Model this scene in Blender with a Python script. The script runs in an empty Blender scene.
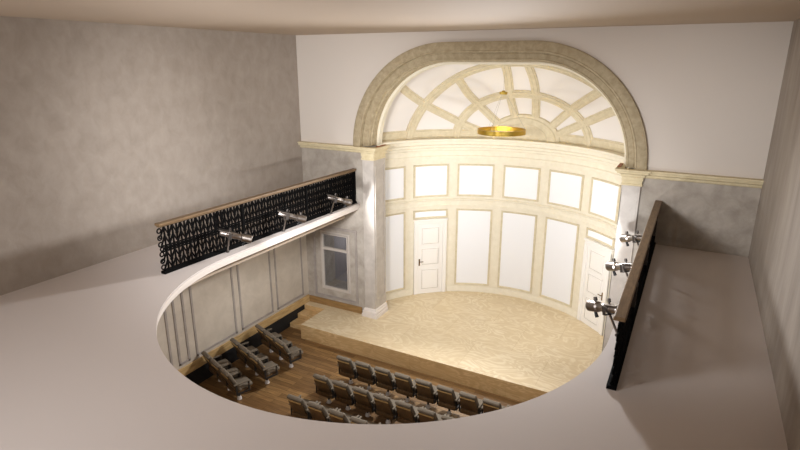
import bpy, bmesh, math, random
from mathutils import Vector, Matrix
PI = math.pi
random.seed(4)
scn = bpy.context.scene
COL = scn.collection

# ------------------------------------------------------------------ materials
def lin(c):
    return tuple(((v/255)/12.92 if v/255 <= 0.04045 else ((v/255+0.055)/1.055)**2.4) for v in c)

def base_mat(name, rough=.6, metal=0.0, spec=.5):
    m = bpy.data.materials.new(name); m.use_nodes = True
    b = m.node_tree.nodes['Principled BSDF']
    b.inputs['Roughness'].default_value = rough
    b.inputs['Metallic'].default_value = metal
    b.inputs['Specular IOR Level'].default_value = spec
    return m, m.node_tree, b

def flat(name, rgb, rough=.6, metal=0.0, spec=.5, bump=0.0, bscale=60):
    m, nt, b = base_mat(name, rough, metal, spec)
    b.inputs['Base Color'].default_value = (*lin(rgb), 1)
    if bump:
        tc = nt.nodes.new('ShaderNodeTexCoord'); n = nt.nodes.new('ShaderNodeTexNoise')
        n.inputs['Scale'].default_value = bscale; n.inputs['Detail'].default_value = 4
        bp = nt.nodes.new('ShaderNodeBump'); bp.inputs['Strength'].default_value = bump; bp.inputs['Distance'].default_value = .01
        nt.links.new(tc.outputs['Object'], n.inputs['Vector']); nt.links.new(n.outputs['Fac'], bp.inputs['Height'])
        nt.links.new(bp.outputs['Normal'], b.inputs['Normal'])
    return m

def mottled(name, c1, c2, scale=3.0, stretch=(1, 1, 1), rough=.7, spec=.3, lo=.35, hi=.68, bump=.15, detail=8, fine=26):
    m, nt, b = base_mat(name, rough, 0, spec)
    N = nt.nodes; L = nt.links
    tc = N.new('ShaderNodeTexCoord'); mp = N.new('ShaderNodeMapping'); mp.inputs['Scale'].default_value = stretch
    n = N.new('ShaderNodeTexNoise'); n.inputs['Scale'].default_value = scale; n.inputs['Detail'].default_value = detail
    n.inputs['Roughness'].default_value = .62; n.inputs['Distortion'].default_value = .4
    r = N.new('ShaderNodeValToRGB'); r.color_ramp.elements[0].position = lo; r.color_ramp.elements[1].position = hi
    r.color_ramp.elements[0].color = (*lin(c1), 1); r.color_ramp.elements[1].color = (*lin(c2), 1)
    n2 = N.new('ShaderNodeTexNoise'); n2.inputs['Scale'].default_value = fine; n2.inputs['Detail'].default_value = 5
    bp = N.new('ShaderNodeBump'); bp.inputs['Strength'].default_value = bump; bp.inputs['Distance'].default_value = .012
    L.new(tc.outputs['Object'], mp.inputs['Vector']); L.new(mp.outputs[0], n.inputs['Vector']); L.new(mp.outputs[0], n2.inputs['Vector'])
    L.new(n.outputs['Fac'], r.inputs['Fac']); L.new(r.outputs['Color'], b.inputs['Base Color'])
    L.new(n2.outputs['Fac'], bp.inputs['Height']); L.new(bp.outputs['Normal'], b.inputs['Normal'])
    return m

def plywood(name, c1, c2, rough=.45, scale=1.3, stretch=(.55, 1, 1), seam=(1.22, 2.44)):
    """rotary-cut veneer: contour lines of a stretched noise field, with sheet seams"""
    m, nt, b = base_mat(name, rough, 0, .4)
    N = nt.nodes; L = nt.links
    tc = N.new('ShaderNodeTexCoord'); mp = N.new('ShaderNodeMapping'); mp.inputs['Scale'].default_value = stretch
    mp.inputs['Rotation'].default_value = (0, 0, .5)
    n = N.new('ShaderNodeTexNoise'); n.inputs['Scale'].default_value = scale; n.inputs['Detail'].default_value = 3.5
    n.inputs['Distortion'].default_value = .8
    mul = N.new('ShaderNodeMath'); mul.operation = 'MULTIPLY'; mul.inputs[1].default_value = 62
    sn = N.new('ShaderNodeMath'); sn.operation = 'SINE'
    mr = N.new('ShaderNodeMapRange'); mr.inputs['From Min'].default_value = -1
    pw = N.new('ShaderNodeMath'); pw.operation = 'POWER'; pw.inputs[1].default_value = 1.8
    n2 = N.new('ShaderNodeTexNoise'); n2.inputs['Scale'].default_value = 1.1; n2.inputs['Detail'].default_value = 2
    mul2 = N.new('ShaderNodeMath'); mul2.operation = 'MULTIPLY'
    r = N.new('ShaderNodeValToRGB'); r.color_ramp.elements[0].color = (*lin(c1), 1); r.color_ramp.elements[1].color = (*lin(c2), 1)
    br = N.new('ShaderNodeTexBrick'); br.inputs['Scale'].default_value = 1; br.inputs['Mortar Size'].default_value = .006
    br.inputs['Brick Width'].default_value = seam[1]; br.inputs['Row Height'].default_value = seam[0]
    br.inputs['Color1'].default_value = (1, 1, 1, 1); br.inputs['Color2'].default_value = (.93, .92, .9, 1); br.inputs['Mortar'].default_value = (.86, .82, .76, 1)
    mx = N.new('ShaderNodeMix'); mx.data_type = 'RGBA'; mx.blend_type = 'MULTIPLY'; mx.inputs[0].default_value = 1
    L.new(tc.outputs['Object'], mp.inputs['Vector']); L.new(mp.outputs[0], n.inputs['Vector']); L.new(n.outputs['Fac'], mul.inputs[0])
    L.new(mul.outputs[0], sn.inputs[0]); L.new(sn.outputs[0], mr.inputs['Value']); L.new(mr.outputs[0], pw.inputs[0])
    L.new(tc.outputs['Object'], n2.inputs['Vector']); L.new(pw.outputs[0], mul2.inputs[0]); L.new(n2.outputs['Fac'], mul2.inputs[1])
    L.new(mul2.outputs[0], r.inputs['Fac']); L.new(tc.outputs['Object'], br.inputs['Vector'])
    L.new(r.outputs['Color'], mx.inputs[6]); L.new(br.outputs['Color'], mx.inputs[7]); L.new(mx.outputs[2], b.inputs['Base Color'])
    return m

def planks(name, c1, c2, rough=.4):
    m, nt, b = base_mat(name, rough, 0, .4)
    N = nt.nodes; L = nt.links
    tc = N.new('ShaderNodeTexCoord')
    br = N.new('ShaderNodeTexBrick'); br.inputs['Scale'].default_value = 1; br.inputs['Mortar Size'].default_value = .004
    br.inputs['Brick Width'].default_value = 1.1; br.inputs['Row Height'].default_value = .13
    br.inputs['Color1'].default_value = (*lin(c1), 1); br.inputs['Color2'].default_value = (*lin(c2), 1)
    br.inputs['Mortar'].default_value = (*lin([v*.6 for v in c1]), 1); br.inputs['Bias'].default_value = -.1
    mp = N.new('ShaderNodeMapping'); mp.inputs['Scale'].default_value = (1.5, 14, 1)
    n = N.new('ShaderNodeTexNoise'); n.inputs['Scale'].default_value = 2.2; n.inputs['Detail'].default_value = 5
    r = N.new('ShaderNodeValToRGB'); r.color_ramp.elements[0].color = (.62, .58, .55, 1); r.color_ramp.elements[1].color = (1.1, 1.1, 1.1, 1)
    r.color_ramp.elements[0].position = .3; r.color_ramp.elements[1].position = .7
    mx = N.new('ShaderNodeMix'); mx.data_type = 'RGBA'; mx.blend_type = 'MULTIPLY'; mx.inputs[0].default_value = 1
    L.new(tc.outputs['Object'], br.inputs['Vector']); L.new(tc.outputs['Object'], mp.inputs['Vector']); L.new(mp.outputs[0], n.inputs['Vector'])
    L.new(n.outputs['Fac'], r.inputs['Fac']); L.new(br.outputs['Color'], mx.inputs[6]); L.new(r.outputs['Color'], mx.inputs[7])
    L.new(mx.outputs[2], b.inputs['Base Color'])
    return m

M = dict(
    taupe=mottled('taupe_plaster', (150, 139, 128), (166, 155, 144), 4.2, (1, 1, .8), lo=.3, hi=.72, bump=.2, detail=10),
    taupe_right=mottled('taupe_plaster_streaked', (140, 129, 118), (168, 157, 145), 1.8, (1, 1.4, .35), lo=.3, hi=.72, bump=.2),
    stone=mottled('grey_stone_plaster', (150, 141, 130), (186, 177, 166), 3.0, lo=.3, hi=.72, bump=.15),
    hallwall=mottled('hall_plaster', (182, 171, 156), (204, 193, 178), 2.4, lo=.3, hi=.75, bump=.1),
    moulding=mottled('grey_moulding', (150, 141, 134), (166, 157, 150), 5, bump=.05),
    white_wall=flat('pale_wall_paint', (210, 201, 191), .8, bump=.05),
    ceiling=flat('ceiling_paint', (196, 179, 160), .85, bump=.04),
    slab=flat('balcony_floor_paint', (204, 195, 190), .75, bump=.05, bscale=20),
    white_trim=flat('white_plaster_trim', (220, 211, 203), .55),
    cream=mottled('cream_plaster', (224, 215, 193), (234, 226, 207), 6, lo=.3, hi=.75, bump=.06),
    cream_mould=mottled('cream_moulding', (200, 187, 157), (215, 203, 175), 7, bump=.06),
    arch=mottled('arch_limestone', (158, 143, 114), (186, 171, 142), 9, (1, 1, 1), lo=.32, hi=.7, bump=.2),
    cornice=mottled('cornice_limestone', (202, 187, 150), (220, 206, 172), 8, lo=.3, hi=.7, bump=.1),
    panel_white=flat('white_panel_paint', (238, 238, 240), .6),
    dome_white=flat('dome_plaster', (228, 222, 216), .8, bump=.05, bscale=8),
    door_white=flat('white_door_paint', (240, 236, 230), .45),
    door_groove=flat('door_groove_paint', (196, 188, 178), .6),
    frame=flat('window_frame_paint', (190, 181, 172), .6),
    pier=mottled('pier_polished_stone', (172, 163, 154), (192, 184, 175), 3, rough=.46, spec=.5, bump=.03),
    stage=plywood('birch_stage_floor', (216, 196, 160), (238, 225, 198), scale=1.9, seam=(1.22, 1.83)),
    stage_front=plywood('stage_face_veneer', (200, 166, 116), (234, 204, 156), .5, 2.0, (.4, 1, 2.2)),
    board=mottled('baseboard_wood', (172, 140, 92), (206, 176, 126), 3, (1, 1, 6), rough=.5, bump=.05),
    board_dark=mottled('baseboard_wood_brown', (132, 102, 62), (160, 126, 82), 3, (1, 1, 6), rough=.5, bump=.05),
    hall_floor=planks('oak_plank_floor', (124, 94, 60), (162, 128, 84)),
    black=flat('black_paint', (20, 19, 19), .7),
    iron=flat('black_wrought_iron', (6, 5, 5), .9, 0, .1),
    rail_wood=mottled('handrail_wood', (100, 78, 54), (128, 104, 76), 5, (6, 1, 6), rough=.45, bump=.05),
    chrome=flat('brushed_steel', (158, 150, 144), .34, 1.0),
    steel_dark=flat('dark_steel', (84, 78, 74), .4, .8),
    lens=flat('lamp_lens_glass', (210, 208, 205), .08, 0, .8),
    gold=flat('polished_brass', (200, 168, 78), .3, 1.0),
    cable=flat('thin_grey_wire', (170, 165, 158), .5, .6),
    copper=flat('copper_strip', (152, 84, 40), .5, .3),
    fabric=flat('taupe_upholstery', (110, 100, 86), .9, bump=.3, bscale=120),
    shell=mottled('walnut_shell', (78, 58, 38), (104, 80, 52), 6, (8, 1, 1), rough=.45, bump=.04),
    shell_light=flat('pale_wood_edge', (176, 142, 90), .5),
    foot=flat('pale_metal_foot', (214, 208, 204), .4),
    arm=flat('black_arm_frame', (36, 32, 29), .6),
    niche=flat('lavender_grey_room_paint', (152, 148, 150), .8),
    bronze=flat('aged_bronze', (120, 92, 52), .35, 1.0),
)
gm, gnt, gb = base_mat('window_glass', .03, 0, .5)
gb.inputs['Base Color'].default_value = (.86, .88, .92, 1); gb.inputs['Transmission Weight'].default_value = 1.0; gb.inputs['IOR'].default_value = 1.45
M['glass'] = gm

# ------------------------------------------------------------------ object helpers
def tag(o, label=None, cat=None, group=None, kind=None):
    if label: o['label'] = label
    if cat: o['category'] = cat
    if group: o['group'] = group
    if kind: o['kind'] = kind
    return o

def obj(name, bm, mat, parent=None, smooth=False, mats=None):
    me = bpy.data.meshes.new(name)
    bmesh.ops.recalc_face_normals(bm, faces=bm.faces)
    bm.to_mesh(me); bm.free()
    for mt in (mats or [mat]): me.materials.append(mt)
    if smooth:
        for p in me.polygons: p.use_smooth = True
        me.set_sharp_from_angle(angle=math.radians(38))
    o = bpy.data.objects.new(name, me); COL.objects.link(o)
    if parent: o.parent = parent
    return o

def struct(name, bm, mat, label, cat, smooth=False, mats=None):
    return tag(obj(name, bm, mat, None, smooth, mats), label, cat, None, 'structure')

def empty(name, loc, rz=0):
    o = bpy.data.objects.new(name, None); COL.objects.link(o)
    o.location = loc; o.rotation_euler = (0, 0, rz); o.empty_display_size = .1
    return o

def copy_tree(o, parent=None):
    c = o.copy(); COL.objects.link(c)
    if parent: c.parent = parent
    for ch in list(o.children): copy_tree(ch, c)
    return c

def box(bm, x0, x1, y0, y1, z0, z1, mtx=None, bevel=0, seg=2, taper=None):
    r = bmesh.ops.create_cube(bm, size=1)
    vs = r['verts']
    for v in vs:
        v.co = Vector(((x0+x1)/2+v.co.x*(x1-x0), (y0+y1)/2+v.co.y*(y1-y0), (z0+z1)/2+v.co.z*(z1-z0)))
    if taper:
        for v in vs: taper(v.co)
    if bevel:
        es = list({e for v in vs for e in v.link_edges})
        out = bmesh.ops.bevel(bm, geom=es, offset=bevel, segments=seg, profile=.5, affect='EDGES')
        vs = list({v for f in out['faces'] for v in f.verts} | {v for v in vs if v.is_valid})
    if mtx:
        for v in vs: v.co = mtx @ v.co
    return vs

def cyl(bm, p0, p1, r0, r1=None, n=16, cap=True):
    p0 = Vector(p0); p1 = Vector(p1); d = p1-p0
    r1 = r0 if r1 is None else r1
    m = Matrix.Translation((p0+p1)/2) @ d.to_track_quat('Z', 'Y').to_matrix().to_4x4()
    return bmesh.ops.create_cone(bm, cap_ends=cap, segments=n, radius1=r0, radius2=r1, depth=d.length, matrix=m)['verts']

def lathe(bm, prof, n=32, center=(0, 0, 0), mtx=None):
    rows = []
    for r, z in prof:
        row = []
        for i in range(n):
            a = 2*PI*i/n
            p = Vector((center[0]+r*math.cos(a), center[1]+r*math.sin(a), center[2]+z))
            row.append(bm.verts.new(mtx @ p if mtx else p))
        rows.append(row)
    for a, b in zip(rows, rows[1:]):
        for i in range(n): bm.faces.new((a[i], a[(i+1) % n], b[(i+1) % n], b[i]))
    return rows

def ring_torus(bm, c, R, r, axis='x', n=14, k=6):
    rows = []
    for i in range(n):
        a = 2*PI*i/n; row = []
        for j in range(k):
            b = 2*PI*j/k
            u = (R+r*math.cos(b))*math.cos(a); v = (R+r*math.cos(b))*math.sin(a); w = r*math.sin(b)
            row.append(bm.verts.new((c[0]+w, c[1]+u, c[2]+v) if axis == 'x' else (c[0]+u, c[1]+v, c[2]+w)))
        rows.append(row)
    for i in range(n):
        a, b = rows[i], rows[(i+1) % n]
        for j in range(k): bm.faces.new((a[j], a[(j+1) % k], b[(j+1) % k], b[j]))

def bar(bm, p0, p1, w, d, axis=Vector((1, 0, 0))):
    """flat bar from p0 to p1 of width w in its plane and depth d along axis"""
    p0 = Vector(p0); p1 = Vector(p1); t = (p1-p0).normalized(); s = t.cross(axis).normalized()
    q = [p+s*(sx*w/2)+axis*(ax*d/2) for p in (p0, p1) for sx, ax in ((-1, -1), (1, -1), (1, 1), (-1, 1))]
    v = [bm.verts.new(x) for x in q]
    for f in ((0, 1, 2, 3), (7, 6, 5, 4), (0, 4, 5, 1), (1, 5, 6, 2), (2, 6, 7, 3), (3, 7, 4, 0)): bm.faces.new([v[i] for i in f])

def loft(bm, rows, close_u=False, caps=True):
    """rows of points, each row a closed profile when close_u"""
    V = [[bm.verts.new(p) for p in r] for r in rows]
    n = len(V[0])
    for a, b in zip(V, V[1:]):
        for i in range(n if close_u else n-1):
            j = (i+1) % n
            bm.faces.new((a[i], a[j], b[j], b[i]))
    if caps and close_u:
        bm.faces.new(V[0]); bm.faces.new(list(reversed(V[-1])))
    return V

def prism(bm, pts, z0, z1, axis='z'):
    """extrude a (possibly concave) outline; axis z: (x,y) outline, axis y: (x,z) outline"""
    def P(p, h): return (p[0], p[1], h) if axis == 'z' else (p[0], h, p[1])
    a = [bm.verts.new(P(p, z0)) for p in pts]; b = [bm.verts.new(P(p, z1)) for p in pts]
    bm.faces.new(a); bm.faces.new(b)
    n = len(pts)
    for i in range(n): bm.faces.new((a[i], a[(i+1) % n], b[(i+1) % n], b[i]))

# ------------------------------------------------------------------ key dimensions (metres)
XL, XR = -5.29, 5.407            # side walls
YF = -15.0                       # wall behind the viewpoint
ZC = 7.909                       # upper ceiling
ZS = 3.643                       # balcony slab top
ZU = 3.16                        # ceiling of the hall below the slab
ZP = 0.414                       # stage
ZK = 5.17                        # top of the cornice, springing of the arch
TW = 0.55                        # thickness of the back wall
AC = (0.0, -0.425); AR = 3.625   # apse circle
HX = .055; HR = 3.485; HY = -4.69           # U-shaped opening in the slab

# ------------------------------------------------------------------ shell
bm = bmesh.new(); box(bm, XL-.2, XR+.2, YF-.2, TW, -.2, 0); struct('floor', bm, M['hall_floor'], 'brown oak plank floor of the hall below the stage', 'floor')
bm = bmesh.new(); box(bm, XL-.2, XR+.2, YF-.2, TW, ZC, ZC+.2); struct('ceiling', bm, M['ceiling'], 'plain beige ceiling above the balcony', 'ceiling')
bm = bmesh.new(); box(bm, XL-.2, XL, YF, TW, ZS-.06, ZC); struct('wall_left', bm, M['taupe'], 'mottled taupe plaster wall left of the balcony', 'wall')
bm = bmesh.new(); box(bm, XL-.2, XL, YF, TW, 0, ZS-.06); hall_left = struct('wall_left_hall', bm, M['hallwall'], 'panelled hall wall under the left balcony edge', 'wall')
bm = bmesh.new(); box(bm, XR, XR+.2, YF, TW, ZS-.06, ZC); struct('wall_right', bm, M['taupe_right'], 'streaked taupe plaster wall right of the balcony', 'wall')
bm = bmesh.new(); box(bm, XR, XR+.2, YF, TW, 0, ZS-.06); struct('wall_right_hall', bm, M['hallwall'], 'plain hall wall under the right balcony side', 'wall')
bm = bmesh.new(); box(bm, XL-.2, XR+.2, YF-.2, YF, 0, ZC); struct('wall_front', bm, M['white_wall'], 'pale plaster wall opposite the arch', 'wall')

# arch outline: quarter circle, flat crown, quarter circle
def arch_path(off, n=28):
    """outline inset by off from the outer edge of the archivolt, springing to springing, left to right"""
    rx = 2.50-off; rz = 2.505-off; fx = .99; cx = -.065
    pts = []
    for i in range(n+1):
        a = PI - (PI/2)*i/n
        pts.append((cx-fx+rx*math.cos(a), ZK+rz*math.sin(a)))
    for i in range(n+1):
        a = PI/2 - (PI/2)*i/n
        pts.append((cx+fx+rx*math.cos(a), ZK+rz*math.sin(a)))
    return pts

zb = ZK-.12
bm = bmesh.new()
inner = arch_path(.22)
out = [(XL, zb), (-2.99, zb), (-2.99, ZK)] + inner[1:-1] + [(inner[-1][0], ZK), (2.99, zb), (XR, zb), (XR, ZC), (XL, ZC)]
out[2] = (inner[0][0], ZK)
prism(bm, out, 0, TW, 'y')
struct('wall_back', bm, M['white_wall'], 'pale pinkish wall around the big arch', 'wall')

# lower back wall with the window opening on its left
WX0, WX1, WZ0, WZ1 = -4.70, -3.86, 1.02, 2.63
bm = bmesh.new()
box(bm, XL, WX0, 0, TW, 0, zb); box(bm, WX1, -2.99, 0, TW, 0, zb)
box(bm, WX0, WX1, 0, TW, 0, WZ0); box(bm, WX0, WX1, 0, TW, WZ1, zb)
box(bm, 2.99, XR, 0, TW, 0, zb)
struct('wall_back_lower', bm, M['stone'], 'grey stone plaster wall below the cornice on both sides of the stage', 'wall')

# archivolt: swept stepped profile (inset, projection)
bm = bmesh.new()
prof = [(0, 0), (0, -.075), (.02, -.09), (.185, -.09), (.195, -.10), (.21, -.10), (.22, -.09), (.225, .05), (.25, .06), (.26, .05), (.36, .05), (.37, .04), (.385, .04), (.395, .06), (.40, .16), (.425, .17), (.43, TW)]
rows = [arch_path(o) for o, p in prof]
path_n = len(rows[0])
loft(bm, [[(rows[k][i][0], prof[k][1], rows[k][i][1]) for k in range(len(prof))] for i in range(path_n)])
struct('trim_arch', bm, M['arch'], 'stepped beige stone archivolt framing the apse', 'arch', smooth=True)
bm = bmesh.new()
ins = [(.425, .40), (.455, .40), (.485, .43), (.485, TW+.04), (.425, TW+.04)]
rows = [arch_path(o) for o, p in ins]
loft(bm, [[(rows[k][i][0], ins[k][1], rows[k][i][1]) for k in range(len(ins))] for i in range(path_n)], True)
struct('trim_arch_soffit', bm, M['cream'], 'cream inner moulding of the arch soffit', 'arch', smooth=True)

# ------------------------------------------------------------------ slab, its white edge moulding and the hall ceiling
def u_path(off, n=64):
    R = HR+off
    pts = [(HX-R, 0.0)]
    for i in range(1, 8): pts.append((HX-R, HY*i/8))
    for i in range(n+1):
        a = PI + PI*i/n
        pts.append((HX+R*math.cos(a), HY+R*math.sin(a)))
    for i in range(7, 0, -1): pts.append((HX+R, HY*i/8))
    pts.append((HX+R, 0.0))
    return pts
def slab_outline(off):
    return u_path(off) + [(XR, 0), (XR, YF), (XL, YF), (XL, 0)]
bm = bmesh.new(); prism(bm, slab_outline(.003), ZS-.03, ZS); struct('floor_balcony', bm, M['slab'], 'pale balcony floor slab around the U-shaped opening', 'floor')
bm = bmesh.new(); prism(bm, slab_outline(.5), ZU, ZU+.05); struct('ceiling_hall', bm, M['ceiling'], 'pale ceiling of the hall below the balcony', 'ceiling')
bm = bmesh.new()
prof = [(.05, ZS-.035), (.0, ZS-.034), (0, ZS-.065), (.014, ZS-.075), (.014, ZS-.105), (.03, ZS-.115), (.034, ZS-.165), (.05, ZS-.18), (.10, ZS-.19), (.48, ZS-.28), (.55, ZS-.38), (.6, ZU+.03)]
rows = [u_path(o) for o, z in prof]
loft(bm, [[(rows[k][i][0], rows[k][i][1]-.001, prof[k][1]) for k in range(len(prof))] for i in range(len(rows[0]))])
struct('trim_balcony_edge', bm, M['white_trim'], 'white stepped moulding along the balcony edge', 'moulding', smooth=True)

# ------------------------------------------------------------------ hall wall panels (left)
def frame_yz(bm, x, y0, y1, z0, z1, w=.06, d=.012):
    for a in ((y0, y1, z0, z0+w), (y0, y1, z1-w, z1), (y0, y0+w, z0, z1), (y1-w, y1, z0, z1)):
        box(bm, x, x+d, a[0], a[1], a[2], a[3], bevel=.008, seg=1)
yu = lambda u: (u-3.308)*3.6
for a, b in ((3.232, 2.925), (2.865, 2.548), (2.488, 2.142), (2.075, 2.005), (1.945, 1.60), (1.53, 1.18), (1.1, .75)):
    bm = bmesh.new(); frame_yz(bm, XL, yu(b)-.03, yu(a)+.03, .70, 2.95)
    obj('wall_panel', bm, M['moulding'], hall_left)
bm = bmesh.new(); box(bm, XL, XL+.035, YF, -.02, ZP, .64, bevel=.008, seg=1); struct('baseboard_left', bm, M['board'], 'pale wooden skirting along the left hall wall', 'skirting')
bm = bmesh.new(); box(bm, XL, XL+.02, YF, -.262, 0, ZP); struct('trim_1', bm, M['black'], 'black plinth strip under the left wooden skirting', 'plinth')
bm = bmesh.new(); box(bm, XL+.035, -3.42, -.035, 0, ZP, .62, bevel=.008, seg=1); struct('baseboard_back', bm, M['board_dark'], 'brown wooden skirting under the stage window', 'skirting')

# ------------------------------------------------------------------ stage and steps
bm = bmesh.new()
arc = [(AC[0]+(AR+.05)*math.sin(a), AC[1]+(AR+.05)*math.cos(a)) for a in [(-74.5+149*i/60)*PI/180 for i in range(61)]]
pts = [(-4.547, -1.36), (-4.547, -.26), (XL, -.26), (XL, 0.0), (-2.99, 0), (-2.99, TW)] + arc[1:-1] + [(2.99, TW), (2.99, 0), (XR, 0.0), (XR, -1.36)]
prism(bm, pts, 0, ZP)
for f in bm.faces:
    if abs(f.normal.z) < .5: f.material_index = 1
bmesh.ops.recalc_face_normals(bm, faces=bm.faces)
for f in bm.faces: f.material_index = 0 if abs(f.normal.z) > .5 else 1
stage = struct('floor_stage', bm, None, 'pale birch plywood stage platform in the apse', 'stage', mats=[M['stage'], M['stage_front']])
for y0, y1, z1 in ((-.62, -.26, .276), (-.98, -.62, .138)):
    bm = bmesh.new(); box(bm, XL+.036, -4.549, y0, y1, 0, z1, bevel=.012, seg=2)
    obj('step', bm, M['stage_front'], stage)

# ------------------------------------------------------------------ apse wall with frames and panels
def ap(deg, r, z):
    a = math.radians(deg); return (AC[0]+r*math.sin(a), AC[1]+r*math.cos(a), z)
def arc_sweep(bm, prof, a0, a1, n=60):
    """prof: closed list of (inset from the apse wall, z)"""
    loft(bm, [[ap(a0+(a1-a0)*i/n, AR-o, z) for o, z in prof] for i in range(n+1)], True)
bm = bmesh.new()
arc_sweep(bm, [(0, ZP-.1), (0, ZK), (-.15, ZK), (-.15, ZP-.1)], -74.5, 74.5, 72)
apse = struct('wall_apse', bm, M['cream'], 'curved cream apse wall behind the stage', 'wall', smooth=True)
def arc_panel(d0, d1, z0, z1):
    bm = bmesh.new()
    arc_sweep(bm, [(.004, z0+.03), (.012, z0+.03), (.012, z1-.03), (.004, z1-.03)], d0+.5, d1-.5, 10)
    p = obj('white_panel', bm, M['panel_white'], apse, True)
    bm = bmesh.new(); w = .05
    wd = math.degrees(w/AR)
    q = lambda za, zc: [(0, za), (.028, za), (.034, za+.012), (.022, zc-.012), (.012, zc), (0, zc)]
    arc_sweep(bm, q(z0, z0+w), d0, d1, 10); arc_sweep(bm, [(o, z0+z1-z) for o, z in q(z0, z0+w)], d0, d1, 10)
    for s, e in ((d0, d0+wd), (d1-wd, d1)):
        arc_sweep(bm, [(.0, z0), (.03, z0), (.03, z1), (0, z1)], s, e, 2)
    obj('panel_frame', bm, M['cream_mould'], p, True)
LZ0, LZ1 = .645, 3.06; UZ0, UZ1 = 3.45, 4.41
for c in (-63, -42, -21, 0, 21, 42, 63):
    arc_panel(c-8.4, c+8.4, UZ0, UZ1)
    if abs(c) != 42: arc_panel(c-8.4, c+8.4, LZ0, LZ1)
    else: arc_panel(c-8.4, c+8.4, 2.80, LZ1)
# string course between the panel rows, dado rail and entablature
bm = bmesh.new(); arc_sweep(bm, [(0, 3.13), (.03, 3.14), (.035, 3.2), (.02, 3.21), (.02, 3.31), (.04, 3.33), (.045, 3.37), (0, 3.39)], -74, 74)
struct('trim_2', bm, M['cream'], 'cream band between the two rows of apse panels', 'moulding', smooth=True)
for a0, a1 in ((-74, -50.8), (-33.2, 33.2), (50.8, 74)):
    bm = bmesh.new(); arc_sweep(bm, [(0, ZP), (.035, ZP), (.035, .52), (.02, .55), (.012, .58), (0, .58)], a0, a1, 30)
    obj('plinth', bm, M['cream'], apse, True)
bm = bmesh.new()
arc_sweep(bm, [(0, 4.49), (.03, 4.50), (.03, 4.56), (.045, 4.57), (.05, 4.64), (.02, 4.67), (.02, 4.80), (.06, 4.82), (.07, 4.88), (.12, 4.91), (.13, 4.97), (.20, 5.01), (.22, 5.09), (.25, 5.11), (.25, 5.165), (0, ZK)], -74.4, 74.4, 72)
struct('trim_3', bm, M['cream'], 'cream stepped cornice running round the apse above the panels', 'cornice', smooth=True)

def wframe(bm, x0, x1, z0, z1, w, y0, y1):
    for a in ((x0, x1, z0, z0+w), (x0, x1, z1-w, z1), (x0, x0+w, z0+w, z1-w), (x1-w, x1, z0+w, z1-w)):
        box(bm, a[0], a[1], y0, y1, a[2], a[3], bevel=.006, seg=1)
# ------------------------------------------------------------------ doors of the apse
def door(name, deg, hinge, label):
    t = empty(name, (*ap(deg, AR-.045, ZP)[:2], ZP), -math.radians(deg))      # local -y faces the room centre
    tag(t, label, 'door', None, 'structure')
    W, H = .505, 2.35
    bm = bmesh.new()
    for s in (-1, 1):
        x0, x1 = sorted((s*(W-.115), s*W)); box(bm, x0, x1, -.045, .03, 0, H-.1, bevel=.01, seg=1)
        x0, x1 = sorted((s*(W-.035), s*(W+.0))); box(bm, x0, x1, -.06, .03, 0, H-.1, bevel=.006, seg=1)
    box(bm, -W, W, -.045, .03, H-.115, H, bevel=.01, seg=1); box(bm, -W-.02, W+.02, -.075, .03, H-.03, H+.02, bevel=.01, seg=1)
    obj('casing', bm, M['door_white'], t)
    lw = W-.12
    bm = bmesh.new(); box(bm, -lw, lw, -.018, .022, .005, H-.12)
    leaf = obj('door_leaf', bm, M['door_white'], t)
    for z0, z1 in ((.14, .80), (.93, 1.47), (1.58, 2.12)):
        bm = bmesh.new(); x = lw-.1; w = .022
        for a in ((-x, x, z0, z0+w), (-x, x, z1-w, z1), (-x, -x+w, z0, z1), (x-w, x, z0, z1)):
            box(bm, a[0], a[1], -.03, -.016, a[2], a[3])
        box(bm, -x+.05, x-.05, -.026, -.017, z0+.05, z1-.05, bevel=.008, seg=1)
        p = obj('door_panel', bm, M['door_white'], leaf)
        bm = bmesh.new(); wframe(bm, -x+.024, x-.024, z0+.024, z1-.024, .012, -.0195, -.016); obj('groove', bm, M['door_groove'], p)
    bm = bmesh.new(); hx = -hinge*(lw-.05)
    box(bm, hx-.02, hx+.02, -.03, -.016, .92, 1.14, bevel=.006, seg=1); cyl(bm, (hx, -.03, 1.06), (hx, -.075, 1.06), .012)
    cyl(bm, (hx, -.07, 1.06), (hx+hinge*.11, -.07, 1.06), .011)
    obj('handle', bm, M['bronze'], leaf, True)
    return t
door('door_1', -42, 1, 'white panelled door in the apse beside the left pier')
door('door_2', 42, -1, 'white panelled door in the apse behind the right railing spotlights')

# ------------------------------------------------------------------ half dome with ribs
DZ = 2.52
def dome(n, off=0.0):
    """unit direction -> point on the dome, pushed inward by off"""
    p = Vector((AC[0]+AR*n.x, AC[1]+AR*n.y, ZK+DZ*n.z))
    g = Vector((n.x/AR, n.y/AR, n.z/DZ)).normalized()
    return p-g*off, -g
def sph(th, az):
    th = math.radians(th); az = math.radians(az)
    return Vector((math.sin(th)*math.cos(az), math.cos(th), math.sin(th)*math.sin(az)))
bm = bmesh.new()
loft(bm, [[dome(sph(max(.05, t), 180*i/48))[0] for i in range(49)] for t in [74.5*k/24 for k in range(25)]])
loft(bm, [[dome(sph(max(.05, t), 180*i/48), -.12)[0] for i in range(49)] for t in [74.5*k/24 for k in range(25)]])
struct('ceiling_dome', bm, M['dome_white'], 'white half dome over the apse', 'dome', smooth=True)
# closing wall between arch soffit and dome
bm = bmesh.new()
ro = [dome(sph(74.5, 180-180*i/57), -.1)[0] for i in range(58)]
ri = arch_path(.44)
ri = [ri[round(i*(len(ri)-1)/57)] for i in range(58)]
loft(bm, [[(a[0], TW, a[1]), (b.x, TW, b.z), (b.x, TW+.05, b.z), (a[0], TW+.05, a[1])] for a, b in zip(ri, ro)], True)
struct('trim_4', bm, M['cream'], 'cream inner reveal behind the arch', 'moulding')

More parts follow.
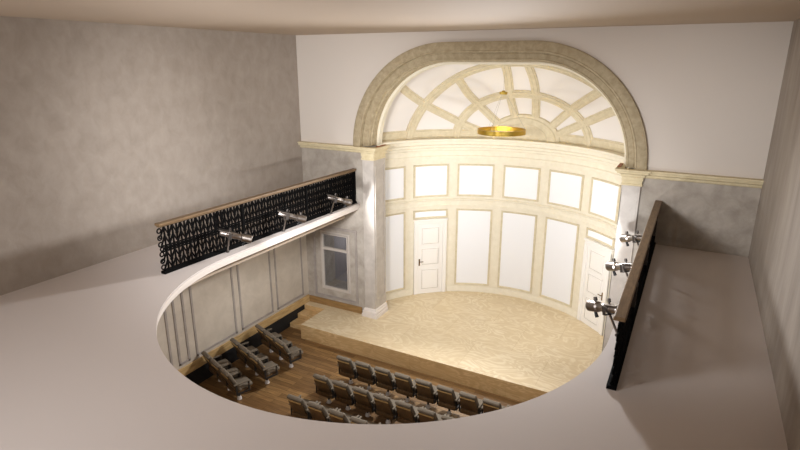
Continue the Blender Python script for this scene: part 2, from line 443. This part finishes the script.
def catmull(pts, n=10):
    P = [pts[0]*2-pts[1]]+pts+[pts[-1]*2-pts[-2]]; out = []
    for i in range(1, len(P)-2):
        for k in range(n):
            t = k/n; a, b, c, d = P[i-1:i+3]
            out.append(.5*((2*b)+(c-a)*t+(2*a-5*b+4*c-d)*t*t+(3*b-a-3*c+d)*t**3))
    out.append(pts[-1]); return out
def rib(dirs, w=.22, h=.07):
    """moulded rib swept over the dome along unit directions"""
    rows = []
    pts = [dome(d.normalized()) for d in dirs]
    for i, (p, g) in enumerate(pts):
        t = (pts[min(i+1, len(pts)-1)][0]-pts[max(i-1, 0)][0]).normalized(); s = t.cross(g).normalized()
        pr = [(-.5, -.02), (-.5, h*.55), (-.38, h*.6), (-.33, h), (-.12, h), (-.1, h*.85), (.1, h*.85), (.12, h), (.33, h), (.38, h*.6), (.5, h*.55), (.5, -.02)]
        rows.append([p+s*(a*w)+g*b for a, b in pr])
    bm = bmesh.new(); loft(bm, rows, True); return bm
ribs = empty('trim_5', (0, 0, 0)); tag(ribs, 'cream moulded ribs of the half dome', 'dome ribs', None, 'structure')
def rib_part(name, bm): return obj(name, bm, M['cream_mould'], ribs, True)
rib_part('ring_rib', rib([sph(30.5, 180*i/40) for i in range(41)], .25))
outer = catmull([Vector(q) for q in ((53, 180, 0), (51.3, 160, 0), (51, 140, 0), (52.3, 122, 0), (54.5, 100, 0), (56.5, 75, 0), (57, 50, 0), (56.5, 25, 0), (56, 0, 0))], 6)
rib_part('ring_rib', rib([sph(q.x, q.y) for q in outer], .27, .08))
rib_part('springing_band', rib([Vector((math.sin(math.radians(a)), math.cos(math.radians(a)), .05)) for a in range(-72, 73, 3)], .24, .05))
spokes = [[(70, 141), (60, 146), (47.7, 151.7), (30.7, 159.9), (23, 165), (15, 173)],
          [(52, 121.5), (46, 124), (37.6, 128.2), (21.6, 135.3), (13.5, 141)],
          [(66, 93), (50.1, 94.3), (29.6, 100.5), (14.6, 106.5)],
          [(66, 83), (50.7, 81.9), (37.4, 79.7), (16.0, 71.7)],
          [(72, 43), (60, 43.9), (33.4, 45.0), (13, 36)],
          [(72, 28), (60, 29.6), (48.3, 30.0), (25.4, 24.9), (13, 13)]]
for s in spokes:
    rib_part('radial_rib', rib(catmull([sph(*q) for q in s]), .22))
bm = bmesh.new()
nA = 30
rows = [[dome(sph(t, 180*i/nA), o)[0] for i in range(nA+1)] for t, o in ((.1, .07), (10.5, .07), (11, .1), (14.5, .1), (15, .07), (16.5, .06), (16.7, -.01))]
loft(bm, rows); rib_part('fan_boss', bm)

# ------------------------------------------------------------------ cornice and piers
def sweep_xy(bm, path, prof, closed_prof=True):
    """sweep (projection, z) along a plan polyline, mitred; projection to the left of travel"""
    P = [Vector(p) for p in path]; rows = []
    for i, p in enumerate(P):
        d0 = (p-P[i-1]).normalized() if i else (P[1]-p).normalized()
        d1 = (P[i+1]-p).normalized() if i < len(P)-1 else d0
        n0 = Vector((-d0.y, d0.x)); n1 = Vector((-d1.y, d1.x)); m = (n0+n1)
        m = m/max(.2, m.dot(n0)) if m.length > 1e-6 else n0
        rows.append([(p.x+m.x*o, p.y+m.y*o, z) for o, z in prof])
    loft(bm, rows, closed_prof)
cor = [(0, ZK), (.16, ZK), (.16, ZK-.035), (.13, ZK-.045), (.12, ZK-.085), (.06, ZK-.11), (.05, ZK-.15), (.03, ZK-.17), (0, ZK-.17)]
for s, nm, lb in ((-1, 'trim_6', 'cream stone cornice between the left wall and the arch'), (1, 'trim_7', 'cream stone cornice between the arch and the right wall')):
    bm = bmesh.new()
    wall_x = XL if s < 0 else XR; po, pi = (-3.29, -2.96) if s < 0 else (3.36, 3.01)
    path = [(wall_x, 0), (po, 0), (po, -.05), (pi, -.05), (pi, TW+.02)]
    if s < 0: path = path[::-1]
    # travel so that the room lies on the left-hand side of the path
    path = path[::-1]
    sweep_xy(bm, path, [(-o, z) for o, z in cor])
    struct(nm, bm, M['cornice'], lb, 'cornice')
for s, nm, lb in ((-1, 'trim_8', 'pale polished stone pier left of the stage'), (1, 'trim_9', 'pale stone pier right of the stage')):
    po, xin = (-3.29, -2.96) if s < 0 else (3.36, 3.01)
    x0, x1 = sorted((xin, po))
    bm = bmesh.new()
    box(bm, x0, x1, -.05, TW, ZP, ZK-.17)
    # raised fillets on both faces
    e = po; a, b = sorted((e, e-s*.04)); box(bm, a, b, -.058, -.05, ZP+.2, ZK-.3, bevel=.005, seg=1)
    a, b = sorted((xin, xin-s*.02))
    for y0, y1 in ((.0, .05), (.45, .5)): box(bm, a, b, y0, y1, ZP+.5, ZK-.5, bevel=.005, seg=1)
    box(bm, a, b, .05, .45, ZP+.5, ZP+.55, bevel=.005, seg=1)
    p = struct(nm, bm, M['pier'], lb, 'pier')
    bm = bmesh.new()
    xo = po; path = [(xo, 0), (xo, -.05), (xin, -.05), (xin, TW-.02)]
    capp = [(0, ZK-.17), (.03, ZK-.17), (.03, ZK-.23), (.018, ZK-.24), (.015, ZK-.30), (.028, ZK-.31), (.028, ZK-.34), (0, ZK-.35)]
    path = path[::-1]
    sweep_xy(bm, path, capp if s < 0 else [(-o, z) for o, z in capp])
    obj('capital', bm, M['cornice'], p)
    bm = bmesh.new()
    bas = [(0, ZP+.26), (.03, ZP+.23), (.03, ZP+.2), (.055, ZP+.17), (.055, ZP+.1), (.075, ZP+.09), (.075, ZP), (0, ZP)]
    sweep_xy(bm, path, bas if s < 0 else [(-o, z) for o, z in bas])
    obj('pier_base', bm, M['white_trim'], p)
    bm = bmesh.new(); a, b = sorted((s*2.86, s*2.93)); box(bm, a, b, .02, .45, ZK+.001, ZK+.016, bevel=.004, seg=1)
    obj('copper_strip', bm, M['copper'], p)['label'] = 'copper strip'

# ------------------------------------------------------------------ window of the lower back wall
t = empty('window_1', ((WX0+WX1)/2, 0, WZ0)); tag(t, 'small two-light window in the wall left of the stage', 'window', None, 'structure')
hw = (WX1-WX0)/2; hh = WZ1-WZ0
bm = bmesh.new(); wframe(bm, -hw-.07, hw+.07, -.07, hh+.07, .045, -.03, .02); wframe(bm, -hw-.015, hw+.015, -.015, hh+.015, .032, -.045, .05)
obj('window_frame', bm, M['frame'], t)
bm = bmesh.new(); box(bm, -hw, hw, -.03, .05, 1.13, 1.21, bevel=.01, seg=1); obj('transom', bm, M['frame'], t)
bm = bmesh.new(); wframe(bm, -.755, .735, -.34, hh+.22, .05, -.03, 0); wframe(bm, -.70, .68, -.285, hh+.165, .02, -.018, 0)
obj('panel_moulding', bm, M['moulding'], t)
for z0, z1 in ((.025, 1.13), (1.23, hh-.025)):
    bm = bmesh.new(); box(bm, -hw+.02, hw-.02, .018, .026, z0, z1); obj('window_pane', bm, M['glass'], t)
bm = bmesh.new()
x0, x1, y1, z0, z1 = -hw-.15, hw+.25, 1.9, -.08, hh+.15
v = [bm.verts.new(p) for p in ((x0, TW, z0), (x1, TW, z0), (x1, y1, z0), (x0, y1, z0), (x0, TW, z1), (x1, TW, z1), (x1, y1, z1), (x0, y1, z1))]
for f in ((0, 1, 2, 3), (7, 6, 5, 4), (1, 5, 6, 2), (3, 2, 6, 7), (0, 3, 7, 4)): bm.faces.new([v[i] for i in f])
obj('recess_room', bm, M['niche'], t)

# ------------------------------------------------------------------ balustrades
def lattice(y0, y1, scroll_end=False):
    """wrought iron panel: uprights, zigzag diagonals and rings between flat rails, x is the depth"""
    bm = bmesh.new(); H = .865; n = 11; p = (y1-y0)/n
    for z in (.055, H): bar(bm, (0, y0, z), (0, y1, z), .034, .05)
    for z in (.40, .50): bar(bm, (0, y0, z), (0, y1, z), .018, .04)
    for i in range(2*n+1):
        if scroll_end and i == 0: continue
        bar(bm, (0, y0+p*i/2, .05), (0, y0+p*i/2, H), .017, .035)
    for i in range(n):
        a = y0+p*i; b = a+p; m = a+p/2
        for z0, z1 in ((.07, .39), (.51, H-.02)):
            zm = (z0+z1)/2
            bar(bm, (0, a, z0), (0, m, zm), .018, .03); bar(bm, (0, m, zm), (0, b, z0), .018, .03)
            bar(bm, (0, a, zm), (0, m, z1), .018, .03); bar(bm, (0, m, z1), (0, b, zm), .018, .03)
            ring_torus(bm, (0, a, zm), .026, .012, n=10, k=5)
        ring_torus(bm, (0, a, .45), .034, .014, n=10, k=5); ring_torus(bm, (0, m, .45), .034, .014, n=10, k=5)
    if scroll_end:
        for z in (.12, .23, .36, .54, .66, .79): ring_torus(bm, (0, y0-.015, z), .04, .014, n=12, k=5)
    return bm
def balustrade(x, rz, label):
    t = empty('balustrade', (x, -6.0, ZS), rz); tag(t, label, 'railing', 'balcony railings')
    for k in range(3):
        y0 = 2.0*k; y1 = y0+2.0-(.02 if k == 2 else 0)
        obj('iron_panel', lattice(y0+(.09 if k == 0 else .03), y1-.03, k == 0), M['iron'], t, True)
    for yp in (2.0, 4.0, 5.95):
        bm = bmesh.new(); box(bm, -.03, .03, yp-.03, yp+.03, 0, .88, bevel=.004, seg=1); box(bm, -.04, .04, yp-.04, yp+.04, 0, .02)
        obj('post', bm, M['iron'], t)
    bm = bmesh.new()
    box(bm, -.055, .055, .05, 5.98, .0, .045)
    obj('bottom_rail', bm, M['iron'], t)
    bm = bmesh.new(); box(bm, -.065, .065, (.045 if x < 0 else .0), 5.985, .88, .928, bevel=.012, seg=2); box(bm, -.035, .035, .06, 5.98, .86, .881)
    obj('handrail', bm, M['rail_wood'], t)
    s = 1 if x > 0 else -1
    for y in (1.44, 3.21, 4.94):
        bm = bmesh.new(); e = s*.055
        for a in ((y-.09, y-.07, .50, .80), (y+.07, y+.09, .50, .80), (y-.09, y+.09, .50, .52), (y-.09, y+.09, .78, .80)):
            x0, x1 = sorted((s*.02, s*.062)); box(bm, x0, x1, a[0], a[1], a[2], a[3])
        obj('clamp_plate', bm, M['steel_dark'], t)
    return t
balustrade(-3.775, -.036, 'black wrought iron railing with wooden handrail along the left balcony edge')
balustrade(3.745, .004, 'black wrought iron railing with wooden handrail along the right balcony edge')

# ------------------------------------------------------------------ railing spotlights (built for the left railing, aiming along local +x)
def make_spot(sx):
    """sx = 1 for the left railing (leans and aims towards +x), -1 for the right one"""
    t = empty('spotlight', (0, 0, 0))
    bm = bmesh.new(); cyl(bm, (0, 0, 0), (0, 0, .018), .034, n=18); cyl(bm, (0, 0, .018), (0, 0, .045), .024, .018, n=14)
    obj('foot_plate', bm, M['steel_dark'], t, True)
    bm = bmesh.new(); cyl(bm, (0, 0, .03), (sx*.15, -.06, .375), .017, n=12); obj('stand', bm, M['chrome'], t, True)
    q = .07 if sx > 0 else .01; rear = Vector((sx*q, -.22, .475)); front = Vector((sx*(q+.40), .18, .29)); ax = (front-rear).normalized()
    up = Vector((0, 0, 1)); side = up.cross(ax).normalized(); upn = ax.cross(side)
    R = Matrix((( ax.x, side.x, upn.x, rear.x), (ax.y, side.y, upn.y, rear.y), (ax.z, side.z, upn.z, rear.z), (0, 0, 0, 1)))
    mt = R @ Matrix.Rotation(PI/2, 4, 'Y')
    bm = bmesh.new()
    lathe(bm, [(0, 0), (.042, 0), (.052, .015), (.052, .15), (.062, .155), (.062, .30), (.056, .31), (.056, .40), (.075, .42), (.082, .60), (.072, .61), (.070, .585), (0, .58)], 24, mtx=mt)
    body = obj('lamp_body', bm, M['chrome'], t, True)
    bm = bmesh.new(); lathe(bm, [(0, .592), (.03, .590), (.06, .584)], 24, mtx=mt); obj('lens', bm, M['lens'], body, True)
    bm = bmesh.new()
    for q in (-1, 1): box(bm, .17, .24, q*.072-.005, q*.072+.005, -.07, .05, R, .004, 1)
    box(bm, .17, .24, -.077, .077, -.082, -.07, R)
    obj('yoke', bm, M['steel_dark'], t)
    for x, z, r in ((.47, .085, .03), (.17, .09, .024)):
        bm = bmesh.new(); cyl(bm, R @ Vector((x, 0, .05)), R @ Vector((x, 0, z)), .012, n=10); cyl(bm, R @ Vector((x, 0, z)), R @ Vector((x, 0, z+.05)), r, r*.8, n=12)
        obj('knob', bm, M['steel_dark'], body, True)
    bm = bmesh.new(); cyl(bm, R @ Vector((.50, 0, -.07)), R @ Vector((.47, 0, -.15)), .02, .026, n=12)
    obj('lever', bm, M['black'], body, True)
    bm = bmesh.new(); box(bm, -.03, .22, -.062, .062, .048, .066, R, .004, 1)
    obj('top_plate', bm, M['chrome'], body)
    return t
names = [('nearest the camera on the left railing', -4.56), ('in the middle of the left railing', -2.94), ('on the left railing close to the pier', -1.22),
         ('nearest the camera on the right railing', -4.56), ('in the middle of the right railing', -2.79), ('on the right railing farthest from the camera', -1.06)]
protos = {}
for i, (w, y) in enumerate(names):
    sx = 1 if i < 3 else -1
    if sx not in protos: o = protos[sx] = make_spot(sx)
    else: o = copy_tree(protos[sx])
    o.location = (-3.557+.036*(y+2.79) if sx > 0 else 3.63, y, ZS+.003)
    tag(o, 'silver tubular spotlight %s' % w, 'spotlight', 'spotlights on the railings')

# ------------------------------------------------------------------ ring chandelier
t = empty('chandelier', (0, 1.12, 5.62)); tag(t, 'gold ring chandelier hanging under the half dome', 'chandelier')
bm = bmesh.new(); lathe(bm, [(.56, -.055), (.585, -.055), (.585, -.04), (.574, -.036), (.574, .036), (.585, .04), (.585, .055), (.56, .055), (.56, .04), (.553, .036), (.553, -.036), (.56, -.04), (.56, -.055)], 72)
for i in range(36):
    a = 2*PI*i/36; m = Matrix.Rotation(a, 4, 'Z'); box(bm, .572, .580, -.012, .012, -.04, .04, m)
obj('ring', bm, M['gold'], t, True)
bm = bmesh.new(); cyl(bm, (0, 0, .88), (0, 0, .94), .09, .1, 20); cyl(bm, (0, 0, .94), (0, 0, .97), .05, .03, 16); obj('hub', bm, M['gold'], t, True)
for i in range(3):
    a = 2*PI*i/3+.4; bm = bmesh.new(); cyl(bm, (.57*math.cos(a), .57*math.sin(a), .05), (.06*math.cos(a), .06*math.sin(a), .89), .003, n=6); obj('wire', bm, M['cable'], t)
bm = bmesh.new(); cyl(bm, (0, 0, .96), (0, 0, 1.81), .003, n=6); obj('wire', bm, M['cable'], t)

# ------------------------------------------------------------------ hall chairs
def make_chair():
    t = empty('auditorium_chair', (0, 0, 0))
    B = Matrix.Translation((0, -.085, .36)) @ Matrix.Rotation(math.radians(24), 4, 'X')
    tp = lambda co: setattr(co, 'x', co.x*(1.06-.34*max(0, co.z)))
    bm = bmesh.new(); box(bm, -.2, .2, -.03, .045, -.06, .47, None, .028, 3, tp)
    for v in bm.verts: v.co = B @ Vector((v.co.x, v.co.y+.45*v.co.x**2, v.co.z))
    back = obj('backrest', bm, M['fabric'], t, True)
    bm = bmesh.new(); box(bm, -.175, .175, -.05, .04, .44, .495, B, .025, 4); obj('head_roll', bm, M['fabric'], back, True)
    bm = bmesh.new(); box(bm, -.182, .182, -.056, -.033, -.13, .37, B, .008, 2, tp); obj('back_shell', bm, M['shell'], t, True)
    bm = bmesh.new(); box(bm, -.160, .160, -.061, -.034, .385, .408, B, .004, 1); obj('edge_strip', bm, M['shell_light'], t)
    bm = bmesh.new(); box(bm, -.195, .195, -.12, .26, .33, .42, None, .035, 3); obj('seat', bm, M['fabric'], t, True)
    bm = bmesh.new(); box(bm, -.2, .2, -.165, .21, .235, .335, None, .015, 2); obj('seat_base', bm, M['shell'], t, True)
    for s in (-1, 1):
        bm = bmesh.new()
        x0, x1 = sorted((s*.206, s*.23))
        box(bm, x0, x1, .13, .17, .25, .50, None, .006, 1); box(bm, x0, x1, -.16, -.12, .25, .50, None, .006, 1); box(bm, x0, x1, -.12, .13, .25, .29)
        a = obj('arm', bm, M['arm'], t)
        x0, x1 = sorted((s*.198, s*.241))
        bm = bmesh.new(); box(bm, x0, x1, -.20, .18, .495, .53, None, .014, 3); obj('arm_pad', bm, M['fabric'], a, True)
    bm = bmesh.new(); lathe(bm, [(.0, .05), (.024, .05), (.024, .24), (.0, .24)], 16); obj('pedestal', bm, M['arm'], t, True)
    bm = bmesh.new(); lathe(bm, [(.0, .085), (.028, .08), (.045, .05), (.055, .0), (0, 0)], 18); obj('foot', bm, M['foot'], t, True)
    return t
chair = make_chair(); first = [True]
def place(x, y, rz, label, group):
    o = chair if first[0] else copy_tree(chair)
    first[0] = False
    o.location = (x, y, 0); o.rotation_euler = (0, 0, rz); tag(o, label, 'chair', group)
ORD = ['leftmost', 'second from left', 'third from left', 'fourth from left', 'fifth from left', 'sixth from left', 'seventh from left', 'eighth from left', 'rightmost visible']
for y, n, row in ((-2.53, 9, 'row nearest the stage'), (-3.41, 7, 'second row from the stage'), (-4.27, 4, 'third row')):
    for i in range(n):
        w = ORD[i] if i < n-1 else 'rightmost visible'
        place(-2.165+.503*i, y, 0, 'taupe padded chair, dark wood back, %s in the %s' % (w, row), 'chairs facing the stage')
for (x, y), row in (((-4.79, -2.30), 'angled trio nearest the steps'), ((-4.82, -3.14), 'middle angled trio by the left wall'), ((-4.94, -3.92), 'angled trio farthest from the stage')):
    for k, w in enumerate(('wall-side chair', 'centre chair', 'aisle-side chair')):
        place(x+.462*k, y-.165*k, math.radians(-19.5), 'taupe padded armchair, %s of the %s' % (w, row), 'angled chairs by the left wall')

# ------------------------------------------------------------------ lights
def point(name, loc, energy, color=(1, 1, 1), r=.1):
    l = bpy.data.lights.new(name, 'POINT'); l.energy = energy; l.color = color; l.shadow_soft_size = r
    o = bpy.data.objects.new(name, l); o.location = loc; COL.objects.link(o); return o
def spot(name, loc, tgt, energy, angle, color=(1, 1, 1), r=.05, blend=.6):
    l = bpy.data.lights.new(name, 'SPOT'); l.energy = energy; l.color = color; l.shadow_soft_size = r; l.spot_size = math.radians(angle); l.spot_blend = blend
    o = bpy.data.objects.new(name, l); o.location = loc; COL.objects.link(o)
    o.rotation_euler = (Vector(tgt)-Vector(loc)).to_track_quat('-Z', 'Y').to_euler(); return o
COOL = (.95, .975, 1); NEUT = (.985, .985, 1)
point('chandelier_light', (0, .7, 5.0), 52, COOL, .35)
spot('chandelier_downlight', (0, .9, 5.4), (0, -7.0, 3.4), 3000, 128, NEUT, .3, 1.0)
for s, e in ((-1, 128), (1, 145)):
    for y in (-4.56, -2.79, -1.06):
        spot('spotlight_beam', (s*3.06, y+.23, ZS+.24), ((-1.0, 2.3, 2.7) if s > 0 else (.6, 2.6, 2.5)), e*(.75 if s < 0 and y > -2 else 1), 118, COOL, .06, .5)
for x, y, e in ((-2.0, -12.0, 30), (1.6, -13.0, 35)):
    point('balcony_fill_light', (x, y, ZC-1.2), e, NEUT, .4)  # added fill near the ceiling behind the camera, no real fixture
spot('upper_room_fill_spot', (.6, -13.5, 6.9), (.8, 0, 5.9), 1400, 50, NEUT, .4, 1.0)  # added fill spot without a fixture, brightens the upper back wall
spot('upper_room_fill_spot', (1.0, -10.5, 7.1), (-5.2, -.6, 4.8), 3200, 60, NEUT, .7, 1.0)  # added fill spot, lifts the far left wall and back corner
spot('upper_room_fill_spot', (-.6, -9.8, 7.1), (4.8, -.9, 4.2), 1700, 52, NEUT, .7, 1.0)  # added fill spot, lifts the right wall and stone beside it
spot('upper_room_fill_spot', (-.8, -11.5, 7.4), (-1.8, -8.6, 3.6), 300, 120, NEUT, .3, 1.0)  # added fill spot, brightens the balcony floor at the left
for x in (-1.8, 1.8):
    point('hall_fill_light', (x, -9.6, ZU-.35), 90, NEUT, .25)  # unseen fill added for hall floor, left panels and stage front
point('recess_fill_light', (-4.2, 1.3, 2.2), 9, (1, .97, .95), .1)  # fill light added behind the window to lighten the recess room

w = bpy.data.worlds.new('World'); scn.world = w; w.use_nodes = True
w.node_tree.nodes['Background'].inputs[0].default_value = (1, .95, .9, 1); w.node_tree.nodes['Background'].inputs[1].default_value = .02

# ------------------------------------------------------------------ camera
cam = bpy.data.cameras.new('Camera'); co = bpy.data.objects.new('Camera', cam); COL.objects.link(co)
cam.sensor_fit = 'HORIZONTAL'; cam.sensor_width = 36; cam.lens = 546.46/800*36; cam.clip_start = .05
co.location = (4.212, -11.909, 7.243)
co.rotation_euler = (math.radians(90-16.602), 0, math.radians(28.3565))
scn.camera = co

scn.view_settings.view_transform = 'Standard'; scn.view_settings.look = 'None'
scn.view_settings.exposure = 0.0; scn.view_settings.gamma = 1.0; scn.view_settings.use_curve_mapping = False
scn.cycles.max_bounces = 10; scn.cycles.diffuse_bounces = 6
